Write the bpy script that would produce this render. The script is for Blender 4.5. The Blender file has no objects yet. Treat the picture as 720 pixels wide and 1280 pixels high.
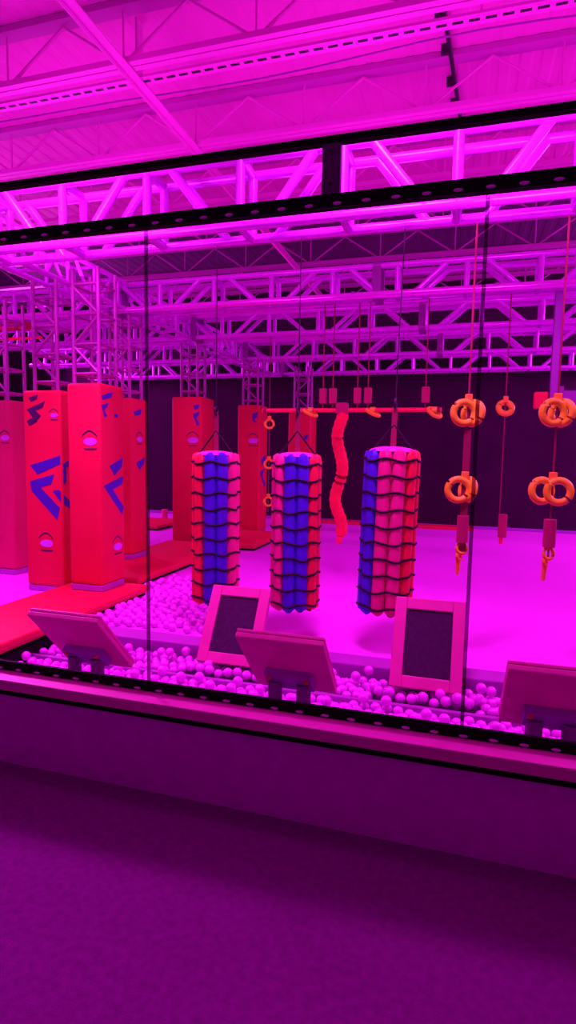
import bpy, bmesh, math, random
from mathutils import Vector, Matrix
random.seed(7)
S = bpy.context.scene
COL = S.collection
PI = math.pi

# ------------------------------------------------------------------ materials
def mat(name, col, rough=.5, metal=0., noise=0., nscale=8., bump=0., bscale=60., spec=.5, sheen=0.):
    m = bpy.data.materials.new(name); m.use_nodes = True
    nt = m.node_tree; p = nt.nodes['Principled BSDF']
    p.inputs['Base Color'].default_value = (*col, 1)
    p.inputs['Roughness'].default_value = rough
    p.inputs['Metallic'].default_value = metal
    p.inputs['Specular IOR Level'].default_value = spec
    tc = nt.nodes.new('ShaderNodeTexCoord')
    if noise:
        n = nt.nodes.new('ShaderNodeTexNoise'); n.inputs['Scale'].default_value = nscale
        n.inputs['Detail'].default_value = 5
        nt.links.new(tc.outputs['Object'], n.inputs['Vector'])
        r = nt.nodes.new('ShaderNodeValToRGB')
        r.color_ramp.elements[0].position = .3; r.color_ramp.elements[1].position = .7
        r.color_ramp.elements[0].color = (*[c * (1 - noise) for c in col], 1)
        r.color_ramp.elements[1].color = (*[min(1, c * (1 + noise * .5)) for c in col], 1)
        nt.links.new(n.outputs['Fac'], r.inputs['Fac'])
        nt.links.new(r.outputs['Color'], p.inputs['Base Color'])
    if bump:
        n2 = nt.nodes.new('ShaderNodeTexNoise'); n2.inputs['Scale'].default_value = bscale
        nt.links.new(tc.outputs['Object'], n2.inputs['Vector'])
        b = nt.nodes.new('ShaderNodeBump'); b.inputs['Strength'].default_value = bump
        b.inputs['Distance'].default_value = .01
        nt.links.new(n2.outputs['Fac'], b.inputs['Height'])
        nt.links.new(b.outputs['Normal'], p.inputs['Normal'])
    return m

def seal_mat():
    m = bpy.data.materials.new('clear_sealant'); m.use_nodes = True
    nt = m.node_tree; p = nt.nodes['Principled BSDF']; o = nt.nodes['Material Output']
    p.inputs['Base Color'].default_value = (.05, .004, .06, 1); p.inputs['Roughness'].default_value = .5
    t = nt.nodes.new('ShaderNodeBsdfTransparent'); mx = nt.nodes.new('ShaderNodeMixShader'); mx.inputs[0].default_value = .45
    t.inputs['Color'].default_value = (.8, .6, .8, 1)
    nt.links.new(t.outputs[0], mx.inputs[1]); nt.links.new(p.outputs[0], mx.inputs[2]); nt.links.new(mx.outputs[0], o.inputs['Surface'])
    return m
def glass_mat():
    m = bpy.data.materials.new('clear_glass'); m.use_nodes = True
    nt = m.node_tree; nt.nodes.clear()
    o = nt.nodes.new('ShaderNodeOutputMaterial'); mx = nt.nodes.new('ShaderNodeMixShader')
    t = nt.nodes.new('ShaderNodeBsdfTransparent'); g = nt.nodes.new('ShaderNodeBsdfGlossy')
    t.inputs['Color'].default_value = (.97, .97, .97, 1); g.inputs['Roughness'].default_value = .02
    f = nt.nodes.new('ShaderNodeFresnel'); f.inputs['IOR'].default_value = 1.25
    gm = nt.nodes.new('ShaderNodeNewGeometry'); iv = nt.nodes.new('ShaderNodeMath'); iv.operation = 'SUBTRACT'; iv.inputs[0].default_value = 1
    mu = nt.nodes.new('ShaderNodeMath'); mu.operation = 'MULTIPLY'; f.inputs['IOR'].default_value = 1.35
    nt.links.new(gm.outputs['Backfacing'], iv.inputs[1]); nt.links.new(f.outputs['Fac'], mu.inputs[0]); nt.links.new(iv.outputs[0], mu.inputs[1])
    nt.links.new(mu.outputs[0], mx.inputs['Fac']); nt.links.new(t.outputs[0], mx.inputs[1])
    nt.links.new(g.outputs[0], mx.inputs[2]); nt.links.new(mx.outputs[0], o.inputs['Surface'])
    return m

M = dict(  # white and wooden surfaces have the magenta light put into their base colours
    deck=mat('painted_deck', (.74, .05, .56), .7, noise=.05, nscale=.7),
    deck_shade=mat('shaded_deck', (.10, .006, .11), .8, noise=.1, nscale=.9),  # same deck, with the shade of the far roof put into the colour
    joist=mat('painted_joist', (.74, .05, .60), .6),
    joist_dark=mat('shaded_joist', (.5, .03, .44), .6),  # joist colour with shade put in, for top chords and far joists
    truss=mat('truss_aluminium', (.80, .06, 1.0), .27, .3, noise=.06, nscale=9),
    legm=mat('painted_leg_steel', (.42, .03, .38), .45, .1),
    plate=mat('joint_plate_steel', (.30, .02, .34), .5, .1),
    tube=mat('polished_tube', (.85, .06, .9), .16, .35),
    black=mat('black_rubber', (.003, .001, .004), .7, spec=.15),
    dark=mat('dark_metal', (.03, .004, .035), .5, .3),
    gap=seal_mat(),
    rivet=mat('lilac_rivet', (.9, .35, .95), .3),
    mull=mat('mullion_paint', (.10, .006, .13), .55),
    sill=mat('pink_sill', (.84, .05, .52), .5, noise=.05, nscale=5),
    carpet=mat('purple_carpet', (.25, .007, .26), .95, noise=.18, nscale=35, bump=.5, bscale=220, spec=.1),
    wallp=mat('purple_wall', (.74, .013, .72), .9, noise=.08, nscale=14, bump=.2, bscale=120, spec=.15),
    backw=mat('dark_curtain_wall', (.038, .002, .037), .9, noise=.25, nscale=1.3, spec=.1),
    base=mat('lilac_trim', (.35, .03, .5), .6),
    floor=mat('white_soft_floor', (.80, .06, .84), .75, noise=.05, nscale=1.1, bump=.25, bscale=14, spec=.2),
    pit=mat('pit_floor', (.14, .01, .17), .8, noise=.15, nscale=6),
    shelf=mat('bounce_damper', (.10, .006, .12), .8, noise=.1),
    curb=mat('lilac_curb', (.42, .03, .48), .6, noise=.08, nscale=3),
    ball=mat('white_ball', (.85, .05, .88), .45),
    red=mat('red_vinyl', (.70, .007, .06), .62, spec=.25, noise=.06, nscale=2.5, bump=.1, bscale=25),
    pinkred=mat('pinkish_red_vinyl', (.62, .012, .13), .62, spec=.25, noise=.08, nscale=2.5),  # pinker, duller red than the main vinyl
    blue=mat('blue_print', (.05, .012, .42), .55),
    navy=mat('dark_print', (.06, .004, .10), .6),
    silver=mat('silver_print', (.62, .12, .9), .4),
    nred=mat('red_foam', (.88, .014, .06), .6, noise=.06),
    nblue=mat('blue_foam', (.065, .012, .70), .6, noise=.08),
    npink=mat('pink_foam', (.86, .03, .27), .6, noise=.08),
    cap=mat('pink_cap', (.85, .05, .5), .6),
    cord=mat('black_cord', (.008, .002, .008), .8),
    wood=mat('pink_lit_wood', (.76, .04, .38), .5, noise=.1, nscale=7, bump=.1, bscale=40),  # tan wood with the pink of the magenta light put into its colour
    grip=mat('dark_grip', (.05, .004, .06), .85, noise=.3, nscale=30, bump=.5, bscale=150),
    bracket=mat('lilac_steel', (.34, .03, .46), .45, .2),
    post=mat('purple_post', (.16, .012, .18), .5),
    ring=mat('yellow_ring', (.95, .92, .02), .45, noise=.05),
    web=mat('red_webbing', (.26, .008, .06), .8),
    webpink=mat('pink_webbing', (.42, .014, .11), .8),
    bar=mat('red_bar_paint', (.92, .014, .07), .4),
    rope=mat('red_rope', (.90, .014, .06), .8, noise=.1, nscale=20),
    tip=mat('orange_grip', (.95, .55, .03), .55),
    glass=glass_mat(),
)

# ------------------------------------------------------------------ mesh builder
class MB:
    def __init__(s): s.b = bmesh.new()
    def box(s, a, c, bev=0., seg=2):
        b = bmesh.new()
        bmesh.ops.create_cube(b, size=1)
        for v in b.verts:
            v.co = Vector([a[i] + (v.co[i] + .5) * (c[i] - a[i]) for i in range(3)])
        if bev: bmesh.ops.bevel(b, geom=b.edges[:], offset=bev, segments=seg, profile=.5, affect='EDGES')
        return s.add(b)
    def add(s, b, mtx=None):
        if mtx: bmesh.ops.transform(b, matrix=mtx, verts=b.verts)
        me = bpy.data.meshes.new('t'); b.to_mesh(me); b.free(); s.b.from_mesh(me); bpy.data.meshes.remove(me)
        return s
    def tube(s, p, q, r, n=10, r2=None):
        p, q = Vector(p), Vector(q); d = q - p
        b = bmesh.new()
        bmesh.ops.create_cone(b, cap_ends=True, segments=n, radius1=r, radius2=r if r2 is None else r2, depth=d.length)
        return s.add(b, Matrix.Translation((p + q) / 2) @ d.to_track_quat('Z', 'Y').to_matrix().to_4x4())
    def bar(s, p, q, w, h):
        p, q = Vector(p), Vector(q); d = q - p
        b = bmesh.new(); bmesh.ops.create_cube(b, size=1)
        bmesh.ops.scale(b, vec=(w, h, d.length), verts=b.verts)
        return s.add(b, Matrix.Translation((p + q) / 2) @ d.to_track_quat('Z', 'Y').to_matrix().to_4x4())
    def path(s, pts, r, n=8, closed=False):
        pts = [Vector(p) for p in pts]; N = len(pts); rings = []
        ref = Vector((.13, .21, .97))
        for i, p in enumerate(pts):
            t = (pts[(i + 1) % N] - pts[i - 1]) if closed else (pts[min(i + 1, N - 1)] - pts[max(i - 1, 0)])
            t.normalize()
            rf = ref if abs(t.dot(ref)) < .9 else Vector((1, 0, 0))
            u = t.cross(rf).normalized(); v = t.cross(u)
            rr = r(i) if callable(r) else r
            rings.append([s.b.verts.new(p + (u * math.cos(2 * PI * k / n) + v * math.sin(2 * PI * k / n)) * rr) for k in range(n)])
        for i in range(N if closed else N - 1):
            A, B = rings[i], rings[(i + 1) % N]
            for k in range(n): s.b.faces.new((A[k], A[(k + 1) % n], B[(k + 1) % n], B[k]))
        if not closed:
            s.b.faces.new(rings[0][::-1]); s.b.faces.new(rings[-1])
        return s
    def torus(s, c, R, r, ax, n=28, k=10, sq=1.):
        ax = Vector(ax).normalized(); u = ax.orthogonal().normalized(); v = ax.cross(u)
        return s.path([Vector(c) + (u * math.cos(2 * PI * i / n) + v * math.sin(2 * PI * i / n)) * R for i in range(n)], r, k, True)
    def prism(s, poly, fn, d0, d1):
        A = [s.b.verts.new(fn(a, b, d0)) for a, b in poly]; B = [s.b.verts.new(fn(a, b, d1)) for a, b in poly]
        s.b.faces.new(A); s.b.faces.new(B[::-1]); n = len(A)
        for i in range(n): s.b.faces.new((A[i], B[i], B[(i + 1) % n], A[(i + 1) % n]))
        return s
    def sphere(s, c, r, sub=2):
        b = bmesh.new(); bmesh.ops.create_icosphere(b, subdivisions=sub, radius=r)
        return s.add(b, Matrix.Translation(c))
    def build(s, name, m, parent=None, smooth=False, off=(0, 0, 0)):
        if off != (0, 0, 0): bmesh.ops.translate(s.b, vec=[-c for c in off], verts=s.b.verts)
        bmesh.ops.recalc_face_normals(s.b, faces=s.b.faces)
        me = bpy.data.meshes.new(name); s.b.to_mesh(me); s.b.free()
        me.materials.append(m)
        if smooth:
            for p in me.polygons: p.use_smooth = True
            try: me.set_sharp_from_angle(angle=math.radians(45))
            except Exception: pass
        o = bpy.data.objects.new(name, me); COL.objects.link(o)
        if parent: o.parent = parent
        return o

def tag(o, label=None, cat=None, group=None, kind=None):
    for k, v in (('label', label), ('category', cat), ('group', group), ('kind', kind)):
        if v: o[k] = v
    return o
def thing(name, loc, label, cat, group=None, rot=0.):
    o = bpy.data.objects.new(name, None); COL.objects.link(o)
    o.empty_display_size = .1
    o.location = loc; o.rotation_euler = (0, 0, rot)
    return tag(o, label, cat, group)
def struct(mb, name, m, label=None, parent=None, smooth=False):
    o = mb.build(name, m, parent, smooth)
    if not parent: tag(o, label, None, None, 'structure')
    return o
def copy(o, loc=None, parent=None):
    c = o.copy(); COL.objects.link(c)
    if parent: c.parent = parent
    if loc is not None: c.location = loc
    return c

# ------------------------------------------------------------------ setting
YW = .12                                    # glass plane
BACK = 11.4
struct(MB().box((-14, -7, -.25), (9, .02, 0)), 'floor', M['carpet'], 'dark purple carpet floor in front of the window wall')
struct(MB().box((-14, .02, -.3), (9, .155, .3945)), 'wall_front', M['wallp'], 'low purple wall under the window')
struct(MB().box((-14, .155, -.45), (9, 2.06, -.19)), 'floor_pit', M['pit'], 'floor of the ball pit')
struct(MB().box((-14, 2.06, -.45), (9, BACK, 0)), 'floor_gym', M['floor'], 'white soft gym floor')
struct(MB().box((-14, BACK, -.3), (9, BACK + .15, 5.62)), 'wall_back', M['backw'], 'dark back wall of the gym')
struct(MB().box((-14.15, -7, -.3), (-14, BACK, 5.62)), 'wall_left', M['backw'])
struct(MB().box((9, -7, -.3), (9.15, BACK, 5.62)), 'wall_right', M['backw'])
struct(MB().box((-14, BACK - .03, 0), (9, BACK, .07), .008), 'baseboard_back', M['base'])
# corrugated roof deck, ribs running away from the window
prof = []; x = -14.
while x < 9:
    prof += [(x, 5.53), (x + .09, 5.53), (x + .115, 5.536), (x + .175, 5.536)]; x += .2
def deck(y0, y1, name, m, label):
    mb = MB()
    va = [mb.b.verts.new((a, y0, z)) for a, z in prof]; vb = [mb.b.verts.new((a, y1, z)) for a, z in prof]
    vc = [mb.b.verts.new((a, y0, 5.63)) for a, z in prof]; vd = [mb.b.verts.new((a, y1, 5.63)) for a, z in prof]
    for i in range(len(prof) - 1):
        mb.b.faces.new((va[i], va[i + 1], vb[i + 1], vb[i])); mb.b.faces.new((vc[i], vc[i + 1], vd[i + 1], vd[i]))
    struct(mb, name, m, label)
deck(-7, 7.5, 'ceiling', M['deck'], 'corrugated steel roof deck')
deck(7.5, BACK + .1, 'ceiling_back', M['deck_shade'], 'roof deck at the back of the gym with shade put into its colour')

# pit edges
struct(MB().box((-14, .156, -.19), (9, .80, -.11), .01), 'trim_40', M['shelf'], 'dark shelf added inside the window to cut bounce light')  # unseen dark shelf, added to keep bounce light off the step backs
struct(MB().box((-14, 1.98, -.19), (9, 2.2, .012), .012), 'trim_1', M['curb'], 'lilac curb along the far edge of the ball pit')
struct(MB().box((-14, 1.53, -.19), (9, 1.57, -.068), .008), 'trim_2', M['curb'], 'lilac divider beam through the ball pit')

# window wall
X0, X1 = -4.31, 2.965
struct(MB().box((-14, -.002, .395), (9, .155, .448), .004), 'trim_3', M['sill'], 'pink sill board under the window')
struct(MB().box((-14, .002, .37), (9, .02, .3945)), 'trim_4', M['black'], 'black strip painted as the shadow under the sill')  # drawn black in place of the shade in the gap below the sill
sb = struct(MB().box((-14, YW - .009, .4482), (9, YW + .009, .497), .002), 'trim_5', M['black'], 'black riveted strip along the window bottom')
st = struct(MB().box((-14, YW - .022, 2.598), (9, YW + .022, 2.652), .004), 'trim_6', M['black'], 'black riveted strip along the window top')
struct(MB().box((-14, YW - .02, 2.848), (9, YW + .02, 2.876), .004), 'trim_7', M['black'], 'thin black rail on top of the window')
rv = None; x = -4.5
while x < 3.0:
    for par, z in ((sb, .459), (st, .0)):
        if par is st: z = 2.611
        if rv is None:
            b = bmesh.new(); bmesh.ops.create_uvsphere(b, u_segments=10, v_segments=6, radius=.013)
            for v in b.verts: v.co.y *= .35; v.co.x *= 1.45; v.co.z *= .5
            m_ = MB(); m_.add(b); rv = m_.build('rivet', M['rivet'], sb, True); rv.location = (x, YW - .010, z)
        else:
            copy(rv, (x, YW - (.010 if par is sb else .023), z), par)
    x += .117
joints = [X0 + 1.455 * i for i in range(6)]
n = 0
for i in range(5):
    n += 1
    struct(MB().box((joints[i] + .0075, YW - .005, .497), (joints[i + 1] - .0075, YW + .005, 2.598)), 'window_%d' % n, M['glass'], 'clear glass pane of the window wall')
mulls = [X0, -3.46, -.552, 2.36, X1]
for i in range(4):
    n += 1
    struct(MB().box((mulls[i] + .035, YW - .005, 2.652), (mulls[i + 1] - .035, YW + .005, 2.848)), 'window_%d' % n, M['glass'], 'narrow clear glass pane above the window')
k = 8
for xj in joints:
    struct(MB().box((xj - .0075, YW - .0055, .497), (xj + .0075, YW + .0055, 2.598)), 'trim_%d' % k, M['gap'], 'thin dark joint between two glass panes'); k += 1
for xm in mulls:
    o = struct(MB().box((xm - .038, YW - .016, 2.652), (xm + .038, YW + .016, 2.848), .003), 'trim_%d' % k, M['mull'], 'dark mullion plate between the narrow panes'); k += 1
    for z in (2.69, 2.81): MB().tube((xm, YW - .02, z), (xm, YW - .01, z), .008).build('bolt', M['dark'], o)

# ------------------------------------------------------------------ roof joists
ordn = ['nearest', 'second', 'third', 'fourth', 'fifth', 'sixth', 'seventh', 'eighth']
ZJ, ZD = 5.0, 5.53
def joist(y, phase, label, pitch=1.25, mm=None):
    t = thing('roof_joist', (0, y, ZJ), label, 'joist', 'open web steel roof joists')
    mm = mm or M['joist']
    for s in (-1, 1):
        MB().box((-13.9, s * .035 - .028, 0), (8.9, s * .035 + .028, .05)).build('bottom_chord', mm, t)
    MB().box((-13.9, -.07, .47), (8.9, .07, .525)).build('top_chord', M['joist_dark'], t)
    L = Vector((pitch / 2, 0, .45))
    dl = MB().tube((0, 0, .03), L, .014, 8).build('web_rod', mm, t, True)
    dr = MB().tube((0, 0, .03), (-L.x, 0, L.z), .014, 8).build('web_rod', mm, t, True)
    ve = MB().tube((0, 0, .03), (0, 0, .47), .010, 8).build('web_post', mm, t, True)
    x = phase - pitch * 8; first = True
    while x < 5:
        if x > -11:
            for o in (dl, dr, ve):
                if first: o.location = (x, 0, 0)
                else: copy(o, (x, 0, 0), t)
            first = False
        x += pitch
ys = [2.55, 3.95, 5.35, 6.75, 8.15, 9.55, 10.8]
ph = [-1.78, -3.0, -1.6, -2.9, -1.5, -2.8, -1.4]
for i, y in enumerate(ys):
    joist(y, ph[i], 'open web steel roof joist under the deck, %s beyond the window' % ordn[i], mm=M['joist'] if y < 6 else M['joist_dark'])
# slotted channel hung beside the nearest joist
t = thing('slotted_channel', (0, 2.76, 5.0), 'slotted steel channel running beside the nearest roof joist', 'channel')
MB().box((-13, -.06, 0), (6, .06, .022)).build('channel', M['joist'], t)
sl = MB().box((-.042, -.014, -.004), (.042, .014, .004), .003).build('slot', M['dark'], t)
sl.location = (-6.3, 0, 0)
for i in range(1, 74): copy(sl, (-6.3 + .125 * i, 0, 0), t)
for x in (-6, -3, 0, 3): MB().box((x - .01, -.05, .02), (x + .01, .05, .54)).build('hanger', M['joist'], t)
# thin wire between the joists
pts = [(-13 + .5 * i, 3.2 + .03 * math.sin(i * .9), 5.16 + .03 * math.sin(i * .55)) for i in range(40)]
tag(MB().path(pts, .008, 6).build('roof_wire', M['plate'], None, True), 'thin wire strung under the roof between the two nearest joists', 'wire')
# bridging angles running away from the window
for x, lb in ((-3.0, 'pink bridging bar crossing the roof joists on the left'), (1.9, 'pink bridging bar crossing the roof joists on the right')):
    t = thing('bridging_bar', (x, 0, 4.984), lb, 'bar')
    MB().box((-.05, -6, 0), (.05, 10.8, .010)).build('flange', M['joist'], t)
    MB().box((-.05, -6, -.03), (-.04, 10.8, 0)).build('web', M['joist'], t)
t = thing('conduit', (-.32, 3.3, 5.47), 'dark conduit crossing the bright roof deck between two joists', 'pipe')
MB().tube((-.05, -.75, 0), (.15, 1.75, 0), .022, 10).build('pipe', M['dark'], t, True)
for s in (0, .5, 1.0, 1.4): MB().box((-.04 + .08 * s - .035, s - .02, -.03), (-.04 + .08 * s + .035, s + .02, .06), .004).build('clip', M['dark'], t)

# ------------------------------------------------------------------ box trusses
TZ, TH, TD = 3.5, .33, .29
def truss(label, loc, length, bay, off, rot=0., r=.036, rb=.033, joints_at=(), TH=TH, name='box_truss', grp='box trusses under the roof'):
    t = thing(name, loc, label, 'truss', grp, rot)
    for yy in (0, TD):
        for zz in (0, TH):
            MB().tube((0, yy, zz), (length, yy, zz), r, 12).build('chord', M['truss'], t, True)
    vp = MB().tube((0, 0, 0), (0, 0, TH), rb, 10).build('vertical_brace', M['truss'], t, True)
    da = MB().tube((bay * .26, 0, .0), (bay * .74, 0, TH), rb, 10).build('diagonal_brace', M['truss'], t, True)
    db = MB().tube((bay * .26, 0, TH), (bay * .74, 0, 0), rb, 10).build('diagonal_brace', M['truss'], t, True)
    cb = MB().tube((0, 0, 0), (0, TD, 0), rb, 8).build('cross_brace', M['truss'], t, True)
    x = off; i = 0; f1 = f2 = f3 = True
    while x < length:
        for yy in (0, TD):
            if f1: vp.location = (x, yy, 0); f1 = False
            else: copy(vp, (x, yy, 0), t)
            if x + bay <= length:
                d = da if i % 2 else db
                if i == 0 and yy == 0: d.location = (x, yy, 0)
                elif i == 1 and yy == 0: d.location = (x, yy, 0)
                else: copy(d, (x, yy, 0), t)
        for zz in (0, TH):
            if f3: cb.location = (x, 0, zz); f3 = False
            else: copy(cb, (x, 0, zz), t)
        x += bay; i += 1
    for xj in joints_at:
        m_ = MB()
        for yy in (-.035, TD - .02):
            m_.box((xj - .05, yy, -.035), (xj + .05, yy + .055, TH + .035), .004)
        m_.box((xj - .05, .02, -.035), (xj + .05, TD - .02, .03)); m_.box((xj - .05, .02, TH - .03), (xj + .05, TD - .02, TH + .035))
        m_.build('joint_plate', M['plate'], t)
    return t
XL, LEN = -9.4, 13.0
def ph0(x, bay): return (x - XL) % bay
TY = [2.15, 4.75, 6.6, 8.75, 10.9]
truss('thick lilac box truss close behind the top of the window', (XL, TY[0], 3.39), LEN, .82, ph0(-.93, .82), r=.038, rb=.038, TH=.5, joints_at=(4.85, 11.2))
truss('second lilac box truss from the window, with a long shiny tube under it', (XL, TY[1], TZ), LEN, .775, ph0(-.8, .775), joints_at=(4.78, 8.36))
truss('third lilac box truss from the window, between the shiny tube and the far trusses', (XL, TY[2], TZ), LEN, .8, ph0(-.6, .8), joints_at=(5.1, 8.77))
truss('fourth lilac box truss from the window, just in front of the farthest one', (XL, TY[3], TZ), LEN, .8, ph0(-.42, .8), joints_at=(5.2, 8.95))
truss('farthest lilac box truss, along the top of the dark back wall', (XL, TY[4], TZ), LEN, .8, ph0(-.3, .8), joints_at=(5.3,))
for i in range(4):
    y0, y1 = TY[i] + TD + .03, TY[i + 1] - .035
    lb = ['nearest', 'second', 'third', 'farthest'][i]
    truss('lilac box truss running away from the window on the left, %s of its row' % lb, (-4.37, y0, TZ), y1 - y0, .5, .02, PI / 2, r=.03, rb=.022)
truss('lilac box truss running away from the window above the far left pillars', (-7.2, TY[0] + TD + .03, TZ), 1.6, .5, .02, PI / 2, r=.03, rb=.022)
# tube clamped in front of the second truss
t = thing('round_tube', (0, 4.66, 3.478), 'long shiny round tube clamped along the second truss', 'tube')
MB().tube((-9.2, 0, 0), (-5.25, 0, 0), .042, 16).build('tube', M['tube'], t, True)
MB().tube((-4.55, 0, 0), (3.4, 0, 0), .042, 16).build('tube', M['tube'], t, True)
for x in (-8.8, -7.2, -5.6, -4.4, -2.9, -1.3, .3, 1.9, 3.1):
    MB().box((x - .025, -.035, .0), (x + .025, .05, .048), .005).build('clamp', M['plate'], t)

# ------------------------------------------------------------------ padded truss legs
def ell(c, a, b, n=18): return [(c[0] + a * math.cos(2 * PI * i / n), c[1] + b * math.sin(2 * PI * i / n)) for i in range(n)]
def emblem(t, fn, c, w):
    a = w / 2
    e = MB().prism(ell(c, a, a * .5), fn, 0, .004).build('emblem', M['silver'], t)
    arc = [(c[0] - a * 1.25 + 2.3 * a * i / 8, c[1] + a * (.55 + .75 * math.sin(PI * i / 8))) for i in range(9)]
    arc2 = [(x, z + a * .2) for x, z in arc[::-1]]
    MB().prism(arc + arc2, fn, 0, .004).build('emblem_arc', M['navy'], e)
    MB().prism([(c[0] - a, c[1] - a * .85), (c[0] + a, c[1] - a * .85), (c[0] + a * .8, c[1] - a * 1.05), (c[0] - a * .8, c[1] - a * 1.05)], fn, 0, .004).build('emblem_bar', M['navy'], e)
def pillar(x0, x1, y0, y1, zb, zt, label, ms='red', top=TZ):
    cx, cy = (x0 + x1) / 2, (y0 + y1) / 2
    t = thing('padded_truss_leg', (cx, cy, zb), label, 'padded pillar', 'red padded legs of the truss rig')
    o = (cx, cy, zb)
    MB().box((x0 + .01, y0 + .01, zb), (x1 - .01, y1 - .01, zb + .07), .01).build('foot_band', M['curb'], t, off=o)
    MB().box((x0, y0, zb + .07), (x1, y1, zt), .035, 3).build('pad', M[ms], t, True, off=o)
    hx = min(.15, (x1 - x0) / 2 - .05); hy = min(.15, (y1 - y0) / 2 - .05)
    for sx in (-1, 1):
        for sy in (-1, 1):
            MB().tube((cx + sx * hx, cy + sy * hy, zt - .03), (cx + sx * hx, cy + sy * hy, top - .04), .022, 10).build('leg_tube', M['legm'], t, True, off=o)
    z = zt + .1; i = 0
    while z < top - .1:
        m_ = MB()
        for s in (-1, 1):
            m_.tube((cx - hx, cy + s * hy, z), (cx + hx, cy + s * hy, z), .016, 8)
            m_.tube((cx + s * hx, cy - hy, z), (cx + s * hx, cy + hy, z), .016, 8)
        if z + .28 < top:
            s = 1 if i % 2 else -1
            m_.tube((cx - s * hx, cy - hy, z), (cx + s * hx, cy - hy, z + .28), .016, 8)
        m_.build('leg_rung', M['legm'], t, True, off=o)
        z += .3; i += 1
    def front(a, b, d): return Vector((a - cx, y0 - cy - d, b - zb))
    def side(a, b, d): return Vector((x1 - cx + d, a - cy, b - zb))
    return t, front, side
def logo(t, fn, polys, m='blue', name='logo'):
    for p in polys: MB().prism(p, fn, -.001, .004).build(name, M[m], t)

# the one with the big blue arrow
t, fr, sd = pillar(-4.70, -4.20, 3.1, 3.58, .0, 2.26, 'red padded pillar with large blue arrow logo, left of the foremost pillar')
logo(t, fr, [[(-4.617, 1.434), (-4.25, 1.539), (-4.22, 1.55), (-4.22, 1.455), (-4.441, 1.364), (-4.519, 1.334)],
             [(-4.623, 1.253), (-4.298, 1.344), (-4.341, 1.228), (-4.484, 1.19), (-4.235, .97), (-4.272, .831), (-4.604, 1.145)],
             [(-4.325, 1.158), (-4.24, 1.172), (-4.22, 1.14), (-4.22, 1.03)]])
logo(t, sd, [[(3.12, 1.46), (3.3, 1.53), (3.28, 1.44), (3.17, 1.42), (3.17, 1.26), (3.12, 1.22)], [(3.12, 1.12), (3.3, .98), (3.28, .93), (3.12, 1.0)]])
logo(t, fr, [[(-4.616, 2.18), (-4.493, 2.211), (-4.506, 2.161), (-4.584, 2.134)],
             [(-4.642, 2.052), (-4.397, 2.142), (-4.432, 2.07), (-4.53, 2.036), (-4.456, 1.979), (-4.524, 1.915)],
             [(-4.646, 1.924), (-4.567, 1.961), (-4.50, 1.92), (-4.614, 1.869)]], 'navy', 'small_logo')
emblem(t, fr, (-4.42, .56), .17); emblem(t, fr, (-4.285, 1.985), .1)
# foremost pillar
t, fr, sd = pillar(-3.95, -3.55, 2.875, 3.32, .12, 2.3, 'tall red padded pillar standing foremost on the near red mat')
logo(t, sd, [[(3.029, 1.45), (3.28, 1.538), (3.26, 1.438), (3.119, 1.345)],
             [(2.92, 1.244), (3.28, 1.337), (3.26, 1.246), (3.085, 1.2), (3.29, .993), (3.254, .916)]])
logo(t, sd, [[(2.90, 2.168), (3.106, 2.23), (3.075, 2.166), (2.93, 2.127)],
             [(2.90, 2.075), (3.02, 2.106), (3.0, 2.062), (2.95, 2.03), (3.0, 1.967), (2.95, 1.955)],
             [(3.13, 2.003), (3.20, 1.999), (3.19, 1.963), (3.13, 1.969)]], 'blue', 'small_logo')
emblem(t, fr, (-3.67, 1.70), .16); emblem(t, sd, (3.17, .57), .16)
# beside it, behind
t, fr, sd = pillar(-4.7, -4.28, 4.63, 5.08, .12, 2.33, 'red padded pillar half hidden behind the foremost pillar')
logo(t, sd, [[(4.75, 1.45), (4.98, 1.53), (4.96, 1.44), (4.84, 1.36)]]); logo(t, sd, [[(4.7, 2.15), (4.9, 2.2), (4.88, 2.12), (4.74, 2.09)]], 'blue', 'small_logo')
emblem(t, sd, (4.85, 1.78), .14)
t, fr, sd = pillar(-5.92, -5.4, 3.7, 4.15, 0, 2.22, 'pinkish red padded pillar cut by the left edge, nearer of the two there', 'pinkred')
emblem(t, fr, (-5.5, 1.75), .13)
t, fr, sd = pillar(-7.35, -6.8, 4.75, 5.2, 0, 2.25, 'pinkish red padded pillar at the far left behind the nearer one', 'pinkred')
t, fr, sd = pillar(-4.76, -4.2, 6.69, 7.2, .0, 2.55, 'red padded pillar left of the leftmost netted bag, behind the long red mat')
logo(t, fr, [[(-4.36, 2.4), (-4.24, 2.422), (-4.26, 2.351), (-4.33, 2.327)], [(-4.37, 2.256), (-4.24, 2.303), (-4.26, 2.231), (-4.30, 2.198), (-4.24, 2.087), (-4.29, 2.063)]], 'blue', 'small_logo')
emblem(t, fr, (-4.36, 1.82), .2)
t, fr, sd = pillar(-4.2, -3.74, 8.32, 8.8, .0, 2.55, 'red padded pillar between the first and second netted bags')
logo(t, fr, [[(-3.9, 2.367), (-3.78, 2.422), (-3.8, 2.312), (-3.86, 2.269), (-3.79, 2.203), (-3.88, 2.23)]], 'blue', 'small_logo')
emblem(t, fr, (-3.87, 1.86), .2)
logo(t, sd, [[(8.4, 1.5), (8.7, 1.6), (8.68, 1.48), (8.5, 1.38)], [(8.35, 1.25), (8.7, 1.35), (8.5, 1.2), (8.7, 1.0), (8.62, .95)]])
t, fr, sd = pillar(-3.55, -3.05, 9.6, 10.1, .0, 2.5, 'farthest red padded pillar, behind the middle netted bag')
logo(t, fr, [[(-3.2, 2.0), (-3.1, 2.05), (-3.12, 1.95), (-3.18, 1.9)]], 'blue', 'small_logo')

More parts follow.
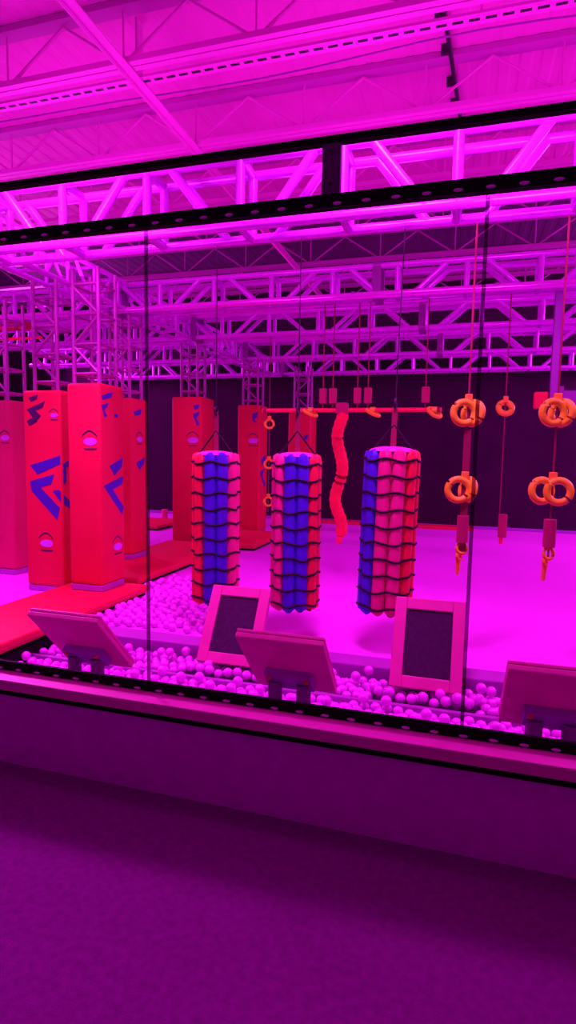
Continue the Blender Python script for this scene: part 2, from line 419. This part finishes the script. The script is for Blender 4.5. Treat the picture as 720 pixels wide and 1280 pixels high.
# ------------------------------------------------------------------ red mats
def red_mat(x0, x1, y0, y1, label, h=.12):
    t = thing('floor_mat', ((x0 + x1) / 2, (y0 + y1) / 2, 0), label, 'mat', 'red padded mats under the pillars')
    o = ((x0 + x1) / 2, (y0 + y1) / 2, 0)
    MB().box((x0 + .03, y0 + .03, -.001), (x1 - .03, y1 - .03, .035)).build('rubber_base', M['black'], t, off=o)
    MB().box((x0, y0, .035), (x1, y1, h), .03, 4).build('cushion', M['red'], t, True, off=o)
    pz = .075
    MB().path([(x0 - .001, y0, pz), (x1 + .001, y0, pz), (x1 + .001, y1, pz), (x0, y1, pz)], .006, 6, True).build('piping', M['pinkred'], t, True, off=o)
    return t
m1 = red_mat(-4.17, -3.3, 1.0, 3.4, 'red mat under the foremost pillar, nearest the window')
MB().box((-4.14, 1.05, -.188), (-3.33, 1.975, .02)).build('platform', M['black'], m1, off=(-3.735, 2.2, 0))
red_mat(-4.7, -3.58, 3.62, 6.5, 'long red mat between the foremost pillar and the first netted bag')
red_mat(-4.16, -3.2, 6.6, 8.28, 'red mat behind the first netted bag')
red_mat(-6.9, -5.9, 8.2, 9.6, 'small red mat far off by the back wall, seen between two pillars', .1)
t = tag(MB().box((-3.1, 10.95, 0), (.35, 11.33, .07), .012).build('edge_mat', M['red']), 'thin red mat along the foot of the dark back wall', 'mat')
t = thing('low_post', (-6.6, 9.8, 0), 'short pink post on the floor far back between two pillars', 'post')
MB().tube((0, 0, 0), (0, 0, .28), .07, 14).build('post', M['npink'], t, True); MB().box((-.18, -.18, 0), (.18, .18, .05), .01).build('foot', M['base'], t)

# ------------------------------------------------------------------ netted bags
KS = (2.42 + 2.28) / (2.95 + 2.28)
def bag(x, y, zb, zt, cols, label, R=.175, rt=.06, N=10, tilt=0.):
    x, y, zb, zt = x * KS, 2.42, 1.6 + (zb - 1.6) * KS, 1.6 + (zt - 1.6) * KS
    t = thing('netted_bag', (x, y, zb), label, 'hanging bag', 'netted foam bags hanging in a row')
    H = zt - zb; R *= KS; rt *= KS
    face = math.atan2(-2.28 - y, -x)
    MB().tube((0, 0, .03), (0, 0, H - .03), R - .02, 20).build('core', M['npink'], t, True)
    for i in range(N):
        a = face + (i + .5) * 2 * PI / N
        d = ((a - face + PI) % (2 * PI)) - PI
        px, py = R * math.cos(a), R * math.sin(a)
        c = cols(d)
        z0, z1 = random.uniform(0, .012), H - random.uniform(0, .012)
        pts = [(px * k, py * k, z) for k, z in ((.93, z0), (.99, z0 + .02), (1, z0 + .05))] + [(px, py, z0 + .05 + (z1 - z0 - .1) * j / 6) for j in range(1, 6)] + [(px, py, z1 - .05), (px * .98, py * .98, z1 - .02), (px * .9, py * .9, z1)]
        rr = [.03, .05, rt] + [rt] * 5 + [rt, .05, .028]
        MB().path(pts, lambda i, rr=rr: rr[i], 14).build('foam_tube', M[c], t, True)
    b = bmesh.new(); bmesh.ops.create_uvsphere(b, u_segments=24, v_segments=8, radius=R + .02)
    for v in b.verts: v.co.z = max(v.co.z, 0) * .22
    m_ = MB(); m_.add(b, Matrix.Translation((0, 0, H - .012))); m_.build('cap', M['cap'], t, True)
    nr = 10
    net = None
    for k in range(nr):
        z = .06 + (H - .14) * k / (nr - 1)
        pts = []
        for i in range(N * 6):
            a = face + i * 2 * PI / (N * 6)
            ph = (i / 6 - .5) * 2 * PI
            rr = R + rt * (.80 + .22 * math.cos(ph))
            pts.append((rr * math.cos(a), rr * math.sin(a), z + .012 * math.cos(ph / 2 + k) ))
        o = MB().path(pts, .0105, 6, True).build('net_cord', M['cord'], t, True)
    top = 3.355 - zb
    MB().box((-.022, -.006, H + .02), (.022, .006, H + .34), .003).build('strap', M['web'], t)
    MB().torus((0, 0, H + .37), .035, .009, (1, 0, 0), 18, 8).build('shackle', M['dark'], t, True)
    MB().tube((0, 0, H + .40), (0, 0, top), .005, 8).build('cable', M['dark'], t, True)
    for s in (-1, 1):
        MB().path([(s * .16, 0, H - .0), (s * .08, 0, H + .1), (0, 0, H + .2)], .008, 6).build('sling', M['cord'], t, True)
    t.rotation_euler = (0, tilt, 0)
    return t
def c1(d): return 'nred' if d < -.6 else ('nblue' if d < .62 else 'npink')
def c2(d): return 'npink' if d < -.6 else ('nblue' if d < .62 else 'nred')
def c3(d): return 'nblue' if d < -.6 else ('npink' if d < .62 else 'nred')
bag(-2.295, 2.95, .13, 1.6, c1, 'netted foam bag with red, blue and pink stripes, leftmost of the three')
bag(-1.47, 2.95, .14, 1.6, c2, 'netted foam bag with pink, wide blue and red stripes, between the other two')
bag(-.612, 2.95, .19, 1.66, c3, 'netted foam bag mostly pink with a blue left edge, rightmost of the three', R=.19, tilt=.02)

# ------------------------------------------------------------------ hanging bar with rings, rope
t = thing('hanging_bar', (-1.36, 4.9, 2.17), 'long red bar hung on straps under the second truss', 'bar')
MB().tube((-1.14, 0, 0), (1.12, 0, 0), .026, 14).build('bar', M['bar'], t, True)
for x in (-1.694, -1.57, -1.257, -1.128, -.436):
    s = MB().box((x + 1.36 - .007, -.003, .022), (x + 1.36 + .007, .003, 1.294)).build('strap', M['web'], t)
    MB().box((x + 1.36 - .045, -.03, .08), (x + 1.36 + .045, .03, .27), .008).build('sleeve', M['webpink'], s)
for x in (-1.1, 1.08):
    MB().tube((x - .02, 0, 0), (x + .02, 0, 0), .034, 14).build('end_cap', M['web'], t, True)
for x, lb in ((-1.854, 'yellow orange ring on the red bar, leftmost of three'), (-1.061, 'yellow orange ring on the red bar, between the other two'), (-.325, 'yellow orange ring at the right end of the red bar')):
    t = thing('grip_ring', (x, 4.9, 2.17), lb, 'ring', 'rings on the red bar')
    tilt = .8 if x > -.5 else 1.25
    MB().torus((0, 0, -.035), .085, .024, (math.sin(.5), -math.cos(tilt) * .5, math.sin(tilt))).build('ring', M['ring'], t, True)
    MB().tube((-.03, 0, 0), (.03, 0, 0), .036, 14).build('collar', M['ring'], t, True)
t = thing('climbing_rope', (-1.46, 4.9, .58), 'thick wavy red climbing rope hanging from the red bar', 'rope')
pts = [(.05 * math.sin(i * .33 + .6) * (1 - .3 * i / 40), .02 * math.sin(i * .5), i * .0395) for i in range(40)]
MB().path(pts, lambda i: .078 * (.95 + .05 * math.cos(i * PI)) * (.6 if i == 0 else 1), 12).build('rope', M['rope'], t, True)
MB().path([(pts[0][0], 0, .0), (pts[0][0] - .015, 0, -.09)], .035, 10).build('tassel', M['nred'], t, True)
MB().box((-.06, -.05, 1.54), (.09, .05, 1.68), .012).build('knot_sleeve', M['webpink'], t)

def ring_line(x, y, spec, zb, label, R=.082, r=.027, sleeve=True, top=TZ, wide=(.0, 0.)):
    """webbing strap from the truss with ring pairs sewn on at the given heights"""
    if y < 3:
        top = 3.386
        x, y, zb = x * KS, 2.42, 1.6 + (zb - 1.6) * KS
        spec = [(1.6 + (z - 1.6) * KS, q) for z, q in spec]; wide = [1.6 + (z - 1.6) * KS for z in wide] if wide[1] else wide
    t = thing('ring_strap', (x, y, zb), label, 'hanging rings', 'straps of orange rings hanging from the trusses')
    MB().box((-.007, -.002, .05), (.007, .002, top - .034 - zb)).build('webbing', M['web'], t)
    if wide[1] > wide[0]:
        MB().box((-.024, -.009, wide[0] - zb), (.03, .009, wide[1] - zb), .003).build('wide_webbing', M['web'], t)
    for z, rings in spec:
        for dx, dy, ax in rings:
            o = MB().torus((dx, dy, z - zb), R, r, ax).build('ring', M['ring'], t, True)
        MB().box((-.028, -.02, z - zb + R - .015), (.028, .02, z - zb + R + .06), .006).build('loop', M['tip'], t)
    if sleeve:
        MB().tube((0, 0, .15), (0, 0, .36), .045, 14).build('grip_sleeve', M['webpink'], t, True)
        MB().torus((.0, 0, .1), .04, .014, (.4, -1, .2), 18, 8).build('small_ring', M['ring'], t, True)
        MB().torus((-.02, 0, .04), .03, .012, (.9, -.5, .2), 18, 8).build('small_ring', M['tip'], t, True)
        MB().tube((-.025, 0, -.11), (-.02, 0, .02), .014, 10, .022).build('tail', M['tip'], t, True)
    return t
P2 = [(-.03, -.02, (.35, -1, 0)), (.035, .02, (-.75, -1, .15))]
ring_line(.045, 2.95, [(1.985, P2), (1.326, [(-.045, -.02, (.15, -1, .05)), (.025, .03, (-1, -.7, .2))])], .70,
          'strap with orange ring pairs hanging at the right hand glass joint', wide=(.78, 1.85))
ring_line(.745, 2.95, [(1.985, P2), (1.338, [(-.07, .03, (.5, -1, .1)), (.04, -.03, (.05, -1, .05))])], .70,
          'strap with orange ring pairs nearest the right edge')
ring_line(.47, 4.9, [(2.185, [(0, 0, (.2, -1, .5))])], .68, 'thin strap with one small orange ring, between the two larger ring straps', R=.075, r=.034, sleeve=False)
for o in list(bpy.data.objects):
    if o.name.startswith('ring_strap') and abs(o.location.x - .47) < .01:
        MB().tube((.04, 0, .0), (.04, 0, .27), .05, 14).build('grip_sleeve', M['webpink'], o, True)
        MB().tube((.03, 0, -.08), (.03, 0, .02), .02, 10).build('tail', M['rope'], o, True)
ring_line(-3.02, 6.75, [(2.098, [(0, 0, (.3, -1, .2))]), (1.445, [(0, 0, (.2, -1, .2))]), (.825, [(0, 0, (.6, -1, .1))])], .6,
          'thin strap with three small orange rings, between the left and middle netted bags', R=.07, r=.02, sleeve=False)

# drop post with bracket at the right
t = thing('drop_post', (.97, 4.9, 2.2), 'lilac steel drop post with a red block, hanging at the right from the second truss', 'post')
MB().box((-.04, -.04, 0), (.04, .04, 1.264), .006).build('post', M['bracket'], t)
MB().box((.08, -.03, .02), (.7, .03, .17), .006).build('arm', M['bracket'], t)
MB().box((-.2, -.05, -.02), (-.058, .05, .16), .012).build('block', M['nred'], t)
MB().box((.05, -.05, .0), (.1, .05, .22), .006).build('gusset', M['plate'], t)
# red padded beam and pipe at far left
t = thing('padded_beam', (-7.2, 4.92, 3.36), 'dark red padded beam under the truss at the left edge', 'beam')
MB().box((.45, -.07, 0), (1.06, .07, .103), .015).build('beam', M['pinkred'], t); 
for x in (.55, .9): MB().box((x - .02, -.08, -.005), (x + .02, .08, .11)).build('strap', M['web'], t)
t = thing('red_pipe', (-7.3, 4.92, 3.235), 'thin red pipe hung below the padded beam at the left edge', 'pipe')
MB().tube((.55, 0, 0), (1.38, 0, 0), .02, 12).build('pipe', M['bar'], t, True)
for x in (.7, 1.3): MB().box((x - .008, -.003, .0), (x + .008, .003, .125)).build('strap', M['web'], t)

# ------------------------------------------------------------------ tilted steps
def step(x, y, z, ang, far, label, W=.49, L=.56, T=.055):
    t = thing('tilted_step', (x, y, -.19), label, 'step', 'tilted wooden steps in the ball pit')
    o = (x, y, -.19)
    s = 1 if far else -1
    a = math.radians(ang)
    e = Vector((0, s * math.cos(a), math.sin(a))); nn = Vector((0, -s * math.sin(a), math.cos(a)))
    base = Vector((0, 0, z + .19))
    def P(u, w, h): return base + Vector((u, 0, 0)) + e * w + nn * h
    def slab(u0, u1, w0, w1, h0, h1, bev=.006):
        m_ = MB(); b = bmesh.new(); bmesh.ops.create_cube(b, size=1)
        if bev:
            for v in b.verts: v.co = Vector((u0 + (v.co.x + .5) * (u1 - u0), w0 + (v.co.y + .5) * (w1 - w0), h0 + (v.co.z + .5) * (h1 - h0)))
            bmesh.ops.bevel(b, geom=b.edges[:], offset=bev, segments=2, profile=.5, affect='EDGES')
        for v in b.verts: v.co = P(*v.co)
        m_.add(b); return m_
    F = .085
    for args in ((-W / 2, -W / 2 + F, 0, L), (W / 2 - F, W / 2, 0, L), (-W / 2 + F, W / 2 - F, 0, F), (-W / 2 + F, W / 2 - F, L - F, L)):
        slab(*args, 0.0, .022).build('frame_rail', M['wood'], t)
    slab(-W / 2, W / 2, 0, L, -T + .022, 0).build('board', M['wood'], t)
    slab(-W / 2 + F, W / 2 - F, F, L - F, 0, .006, .001).build('grip_pad', M['grip'], t)
    br = slab(-.14, .14, .10, .24, -T - .03, -T + .022, .004).build('bracket', M['bracket'], t)
    for u in (-.11, .11):
        q = P(u, .225, -T - .03); MB().tube(q, q - nn * .012, .014, 10).build('bolt', M['red'], br)
    for u in (-.085, .085):
        q = P(u, .17, -T - .02); MB().tube((q.x, q.y, 0), q, .042, 14).build('post', M['post'], t, True)
    q = P(0, .17, -T); MB().box((-.2, q.y - .12, 0), (.2, q.y + .12, .02), .004).build('foot_plate', M['plate'], t)
    return t
step(-2.235, .95, .218, 47, False, 'tilted wooden step seen from behind, leftmost of the near row')
step(-.880, .95, .233, 47, False, 'tilted wooden step seen from behind, overlapping the framed step on the left')
step(.505, .95, .205, 49, False, 'tilted wooden step seen from behind, cut by the right edge')
step(-1.66, 1.72, -.02, 58, True, 'tilted wooden step facing the window with dark grip, left of the two', L=.63, W=.50)
step(-.165, 1.72, -.02, 62, True, 'tilted wooden step facing the window with dark grip, right of the two', L=.65, W=.50)

# ------------------------------------------------------------------ balls
D = .074
ballmesh = MB().sphere((0, 0, 0), D / 2 - .0005, 3)
b0 = ballmesh.build('pit_ball', M['ball'], None, True)
GL = 'small white ball in the pit among many others, close behind the window'
tag(b0, GL, 'ball', 'white pit balls near the window')
spots = []
row = 0; y = .84
while y < 1.95:
    x = -4.4 + (D / 2 if row % 2 else 0)
    while x < 2.4:
        if not (1.505 < y < 1.605): spots.append((x + random.uniform(-.0006, .0006), y + random.uniform(-.002, .002), -.19 + D / 2 + (.065 if y > 1.6 else .045) + random.uniform(-.022, .018) + (random.uniform(.02, .075) if 1.6 < y < 1.71 and abs(x + .165) < .36 else .045 if 1.6 < y < 1.71 and abs(x + 1.66) < .36 else 0)))
        x += D * 1.02
    y += D * .885; row += 1
upper = []
for (x, y, z) in spots:
    if random.random() < .10 and not upper or (random.random() < .3 and all((x - u[0]) ** 2 + (y - u[1]) ** 2 > (D * 1.4) ** 2 for u in upper[-40:])):
        upper.append((x + D * .51, y + .02, z + D * .9 + .012))
upper = [u for u in upper if u[1] < 1.47 or u[1] > 1.65]
def clear(p):
    if -4.2 < p[0] < -3.29 and 1.0 < p[1]: return False
    return clear2(p)
def clear2(p):    # keep balls out of the step boards and posts
    for sx, sy, far in ((-2.235, .95, 0), (-.88, .95, 0), (.505, .95, 0), (-1.66, 1.72, 1), (-.165, 1.72, 1)):
        if abs(p[0] - sx) < .29:
            if far:
                if p[2] < -.066:
                    if min(abs(p[0] - sx - .085), abs(p[0] - sx + .085)) < .085 and abs(p[1] - sy - .15) < .11: return False
                elif sy - .03 < p[1] < sy + .3: return False
            elif sy - .02 - .26 < p[1] < sy + .06: return False
    return True
allp = [p for p in spots + upper if clear(p)]
def hidden(p): return p[1] < 1.2
vis = [p for p in allp if not hidden(p) and -2.9 < p[0] < .75]
vis.sort(key=lambda p: p[1])
ind, near = vis[:298], set(vis[:298])
first = True
for p in ind:
    if first: b0.location = p; first = False
    else: copy(b0, p)
mass = MB()
tmpl = bmesh.new(); bmesh.ops.create_icosphere(tmpl, subdivisions=2, radius=D / 2 - .0005)
tv = [v.co.copy() for v in tmpl.verts]; tf = [[v.index for v in f.verts] for f in tmpl.faces]; tmpl.free()
rest = [p for p in allp if p not in near]
# balls spilled over the curb beside the long red mat
placed = []
for k in range(2600):
    xx, yy = random.uniform(-3.5, -1.75), random.uniform(2.25, 4.3)
    if random.random() < (yy - 2.2) / 2.4 or xx > -1.9 - (yy - 2.3) * .5 or (xx < -3.25 and yy < 3.5): continue
    if any((xx - q[0]) ** 2 + (yy - q[1]) ** 2 < D * D for q in placed): continue
    placed.append((xx, yy, D / 2))
rest += placed
verts, faces = [], []
for p in rest:
    k = len(verts); P = Vector(p)
    verts += [v + P for v in tv]; faces += [[i + k for i in f] for f in tf]
me = bpy.data.meshes.new('ball_filling'); me.from_pydata(verts, [], faces); me.materials.append(M['ball'])
for p in me.polygons: p.use_smooth = True
o = bpy.data.objects.new('ball_filling', me); COL.objects.link(o)
tag(o, 'mass of white balls filling the rest of the pit', 'balls', None, 'stuff')

# ------------------------------------------------------------------ lights
MAG = (1., .095, 1.)
def area(name, loc, to, size, power, col=MAG, spread=PI):
    l = bpy.data.lights.new(name, 'AREA'); l.energy = power; l.color = col; l.size = size; l.spread = spread
    o = bpy.data.objects.new(name, l); COL.objects.link(o); o.location = loc
    o.rotation_euler = (Vector(to) - Vector(loc)).to_track_quat('-Z', 'Y').to_euler()
    return o
for y, z, p in ((.8, 3.1, 20), (3.2, 3.65, 17)):
    for x in (-7, -4, -1, 2, 5, 8):
        area('roof_fill_light', (x, y, z), (x, y, 5.6), 1.2, p)  # unseen lamps facing up, added to brighten the roof deck
for x, p in ((-7, 60), (-3.6, 66), (-.6, 64), (2.6, 20), (5.5, 30)):
    area('front_wash', (x, 1.0, 4.7), (x - .3, 3.1, 1.0), .8, p, spread=math.radians(94))
for y, p in ((3.5, 45), (6.5, 120), (9.5, 300)):
    area('side_wash', (5.6, y, 4.2), (-1.5, y, .6), 1.0, p)
for y, p in ((6.0, 90), (9.5, 260)):
    area('side_wash', (-10.5, y, 4.0), (-4, y, 1.0), 1.0, p)
area('window_spill', (-6.3, 3.4, 3.9), (-1.5, -1.5, 0), .8, 58, spread=math.radians(62))
area('window_spill', (3.2, 3.6, 4.6), (.2, -1.4, 0), .9, 22, spread=math.radians(75))
for x in (-6.5, -3, .5, 4):
    area('truss_fill_light', (x, .5, 3.35), (x, 6, 3.75), .7, 16, spread=math.radians(80))  # unseen lamps added to brighten the fronts of the trusses
w = bpy.data.worlds.new('dim_magenta'); S.world = w; w.use_nodes = True
w.node_tree.nodes['Background'].inputs[0].default_value = (.9, .06, .95, 1)
w.node_tree.nodes['Background'].inputs[1].default_value = .16

# ------------------------------------------------------------------ camera
f = 720.
Lc = Vector((-2440, -115, f)).normalized(); N = Vector((-130, 7267, f)); N = (N - Lc * N.dot(Lc)).normalized()
Xc, Zc = -Lc, -N; Yc = Zc.cross(Xc)
if Yc.z < 0: Yc = -Yc
R = Matrix((Xc, Yc, Zc))                       # camera (right, down, forward) -> world
right, up, back = R @ Vector((1, 0, 0)), -(R @ Vector((0, 1, 0))), -(R @ Vector((0, 0, 1)))
cam = bpy.data.cameras.new('camera'); co = bpy.data.objects.new('camera', cam); COL.objects.link(co)
mw = Matrix((right, up, back)).transposed().to_4x4(); mw.translation = (0, -2.28, 1.6)
co.matrix_world = mw
cam.sensor_fit = 'HORIZONTAL'; cam.sensor_width = 36; cam.lens = 36 * f / 720; cam.clip_start = .05
S.camera = co
S.view_settings.view_transform = 'Standard'; S.view_settings.look = 'None'
S.view_settings.gamma = 1; S.view_settings.exposure = 0; S.view_settings.use_curve_mapping = False
try:
    S.cycles.use_denoising = True; S.cycles.max_bounces = 8; S.cycles.transparent_max_bounces = 12
except Exception: pass
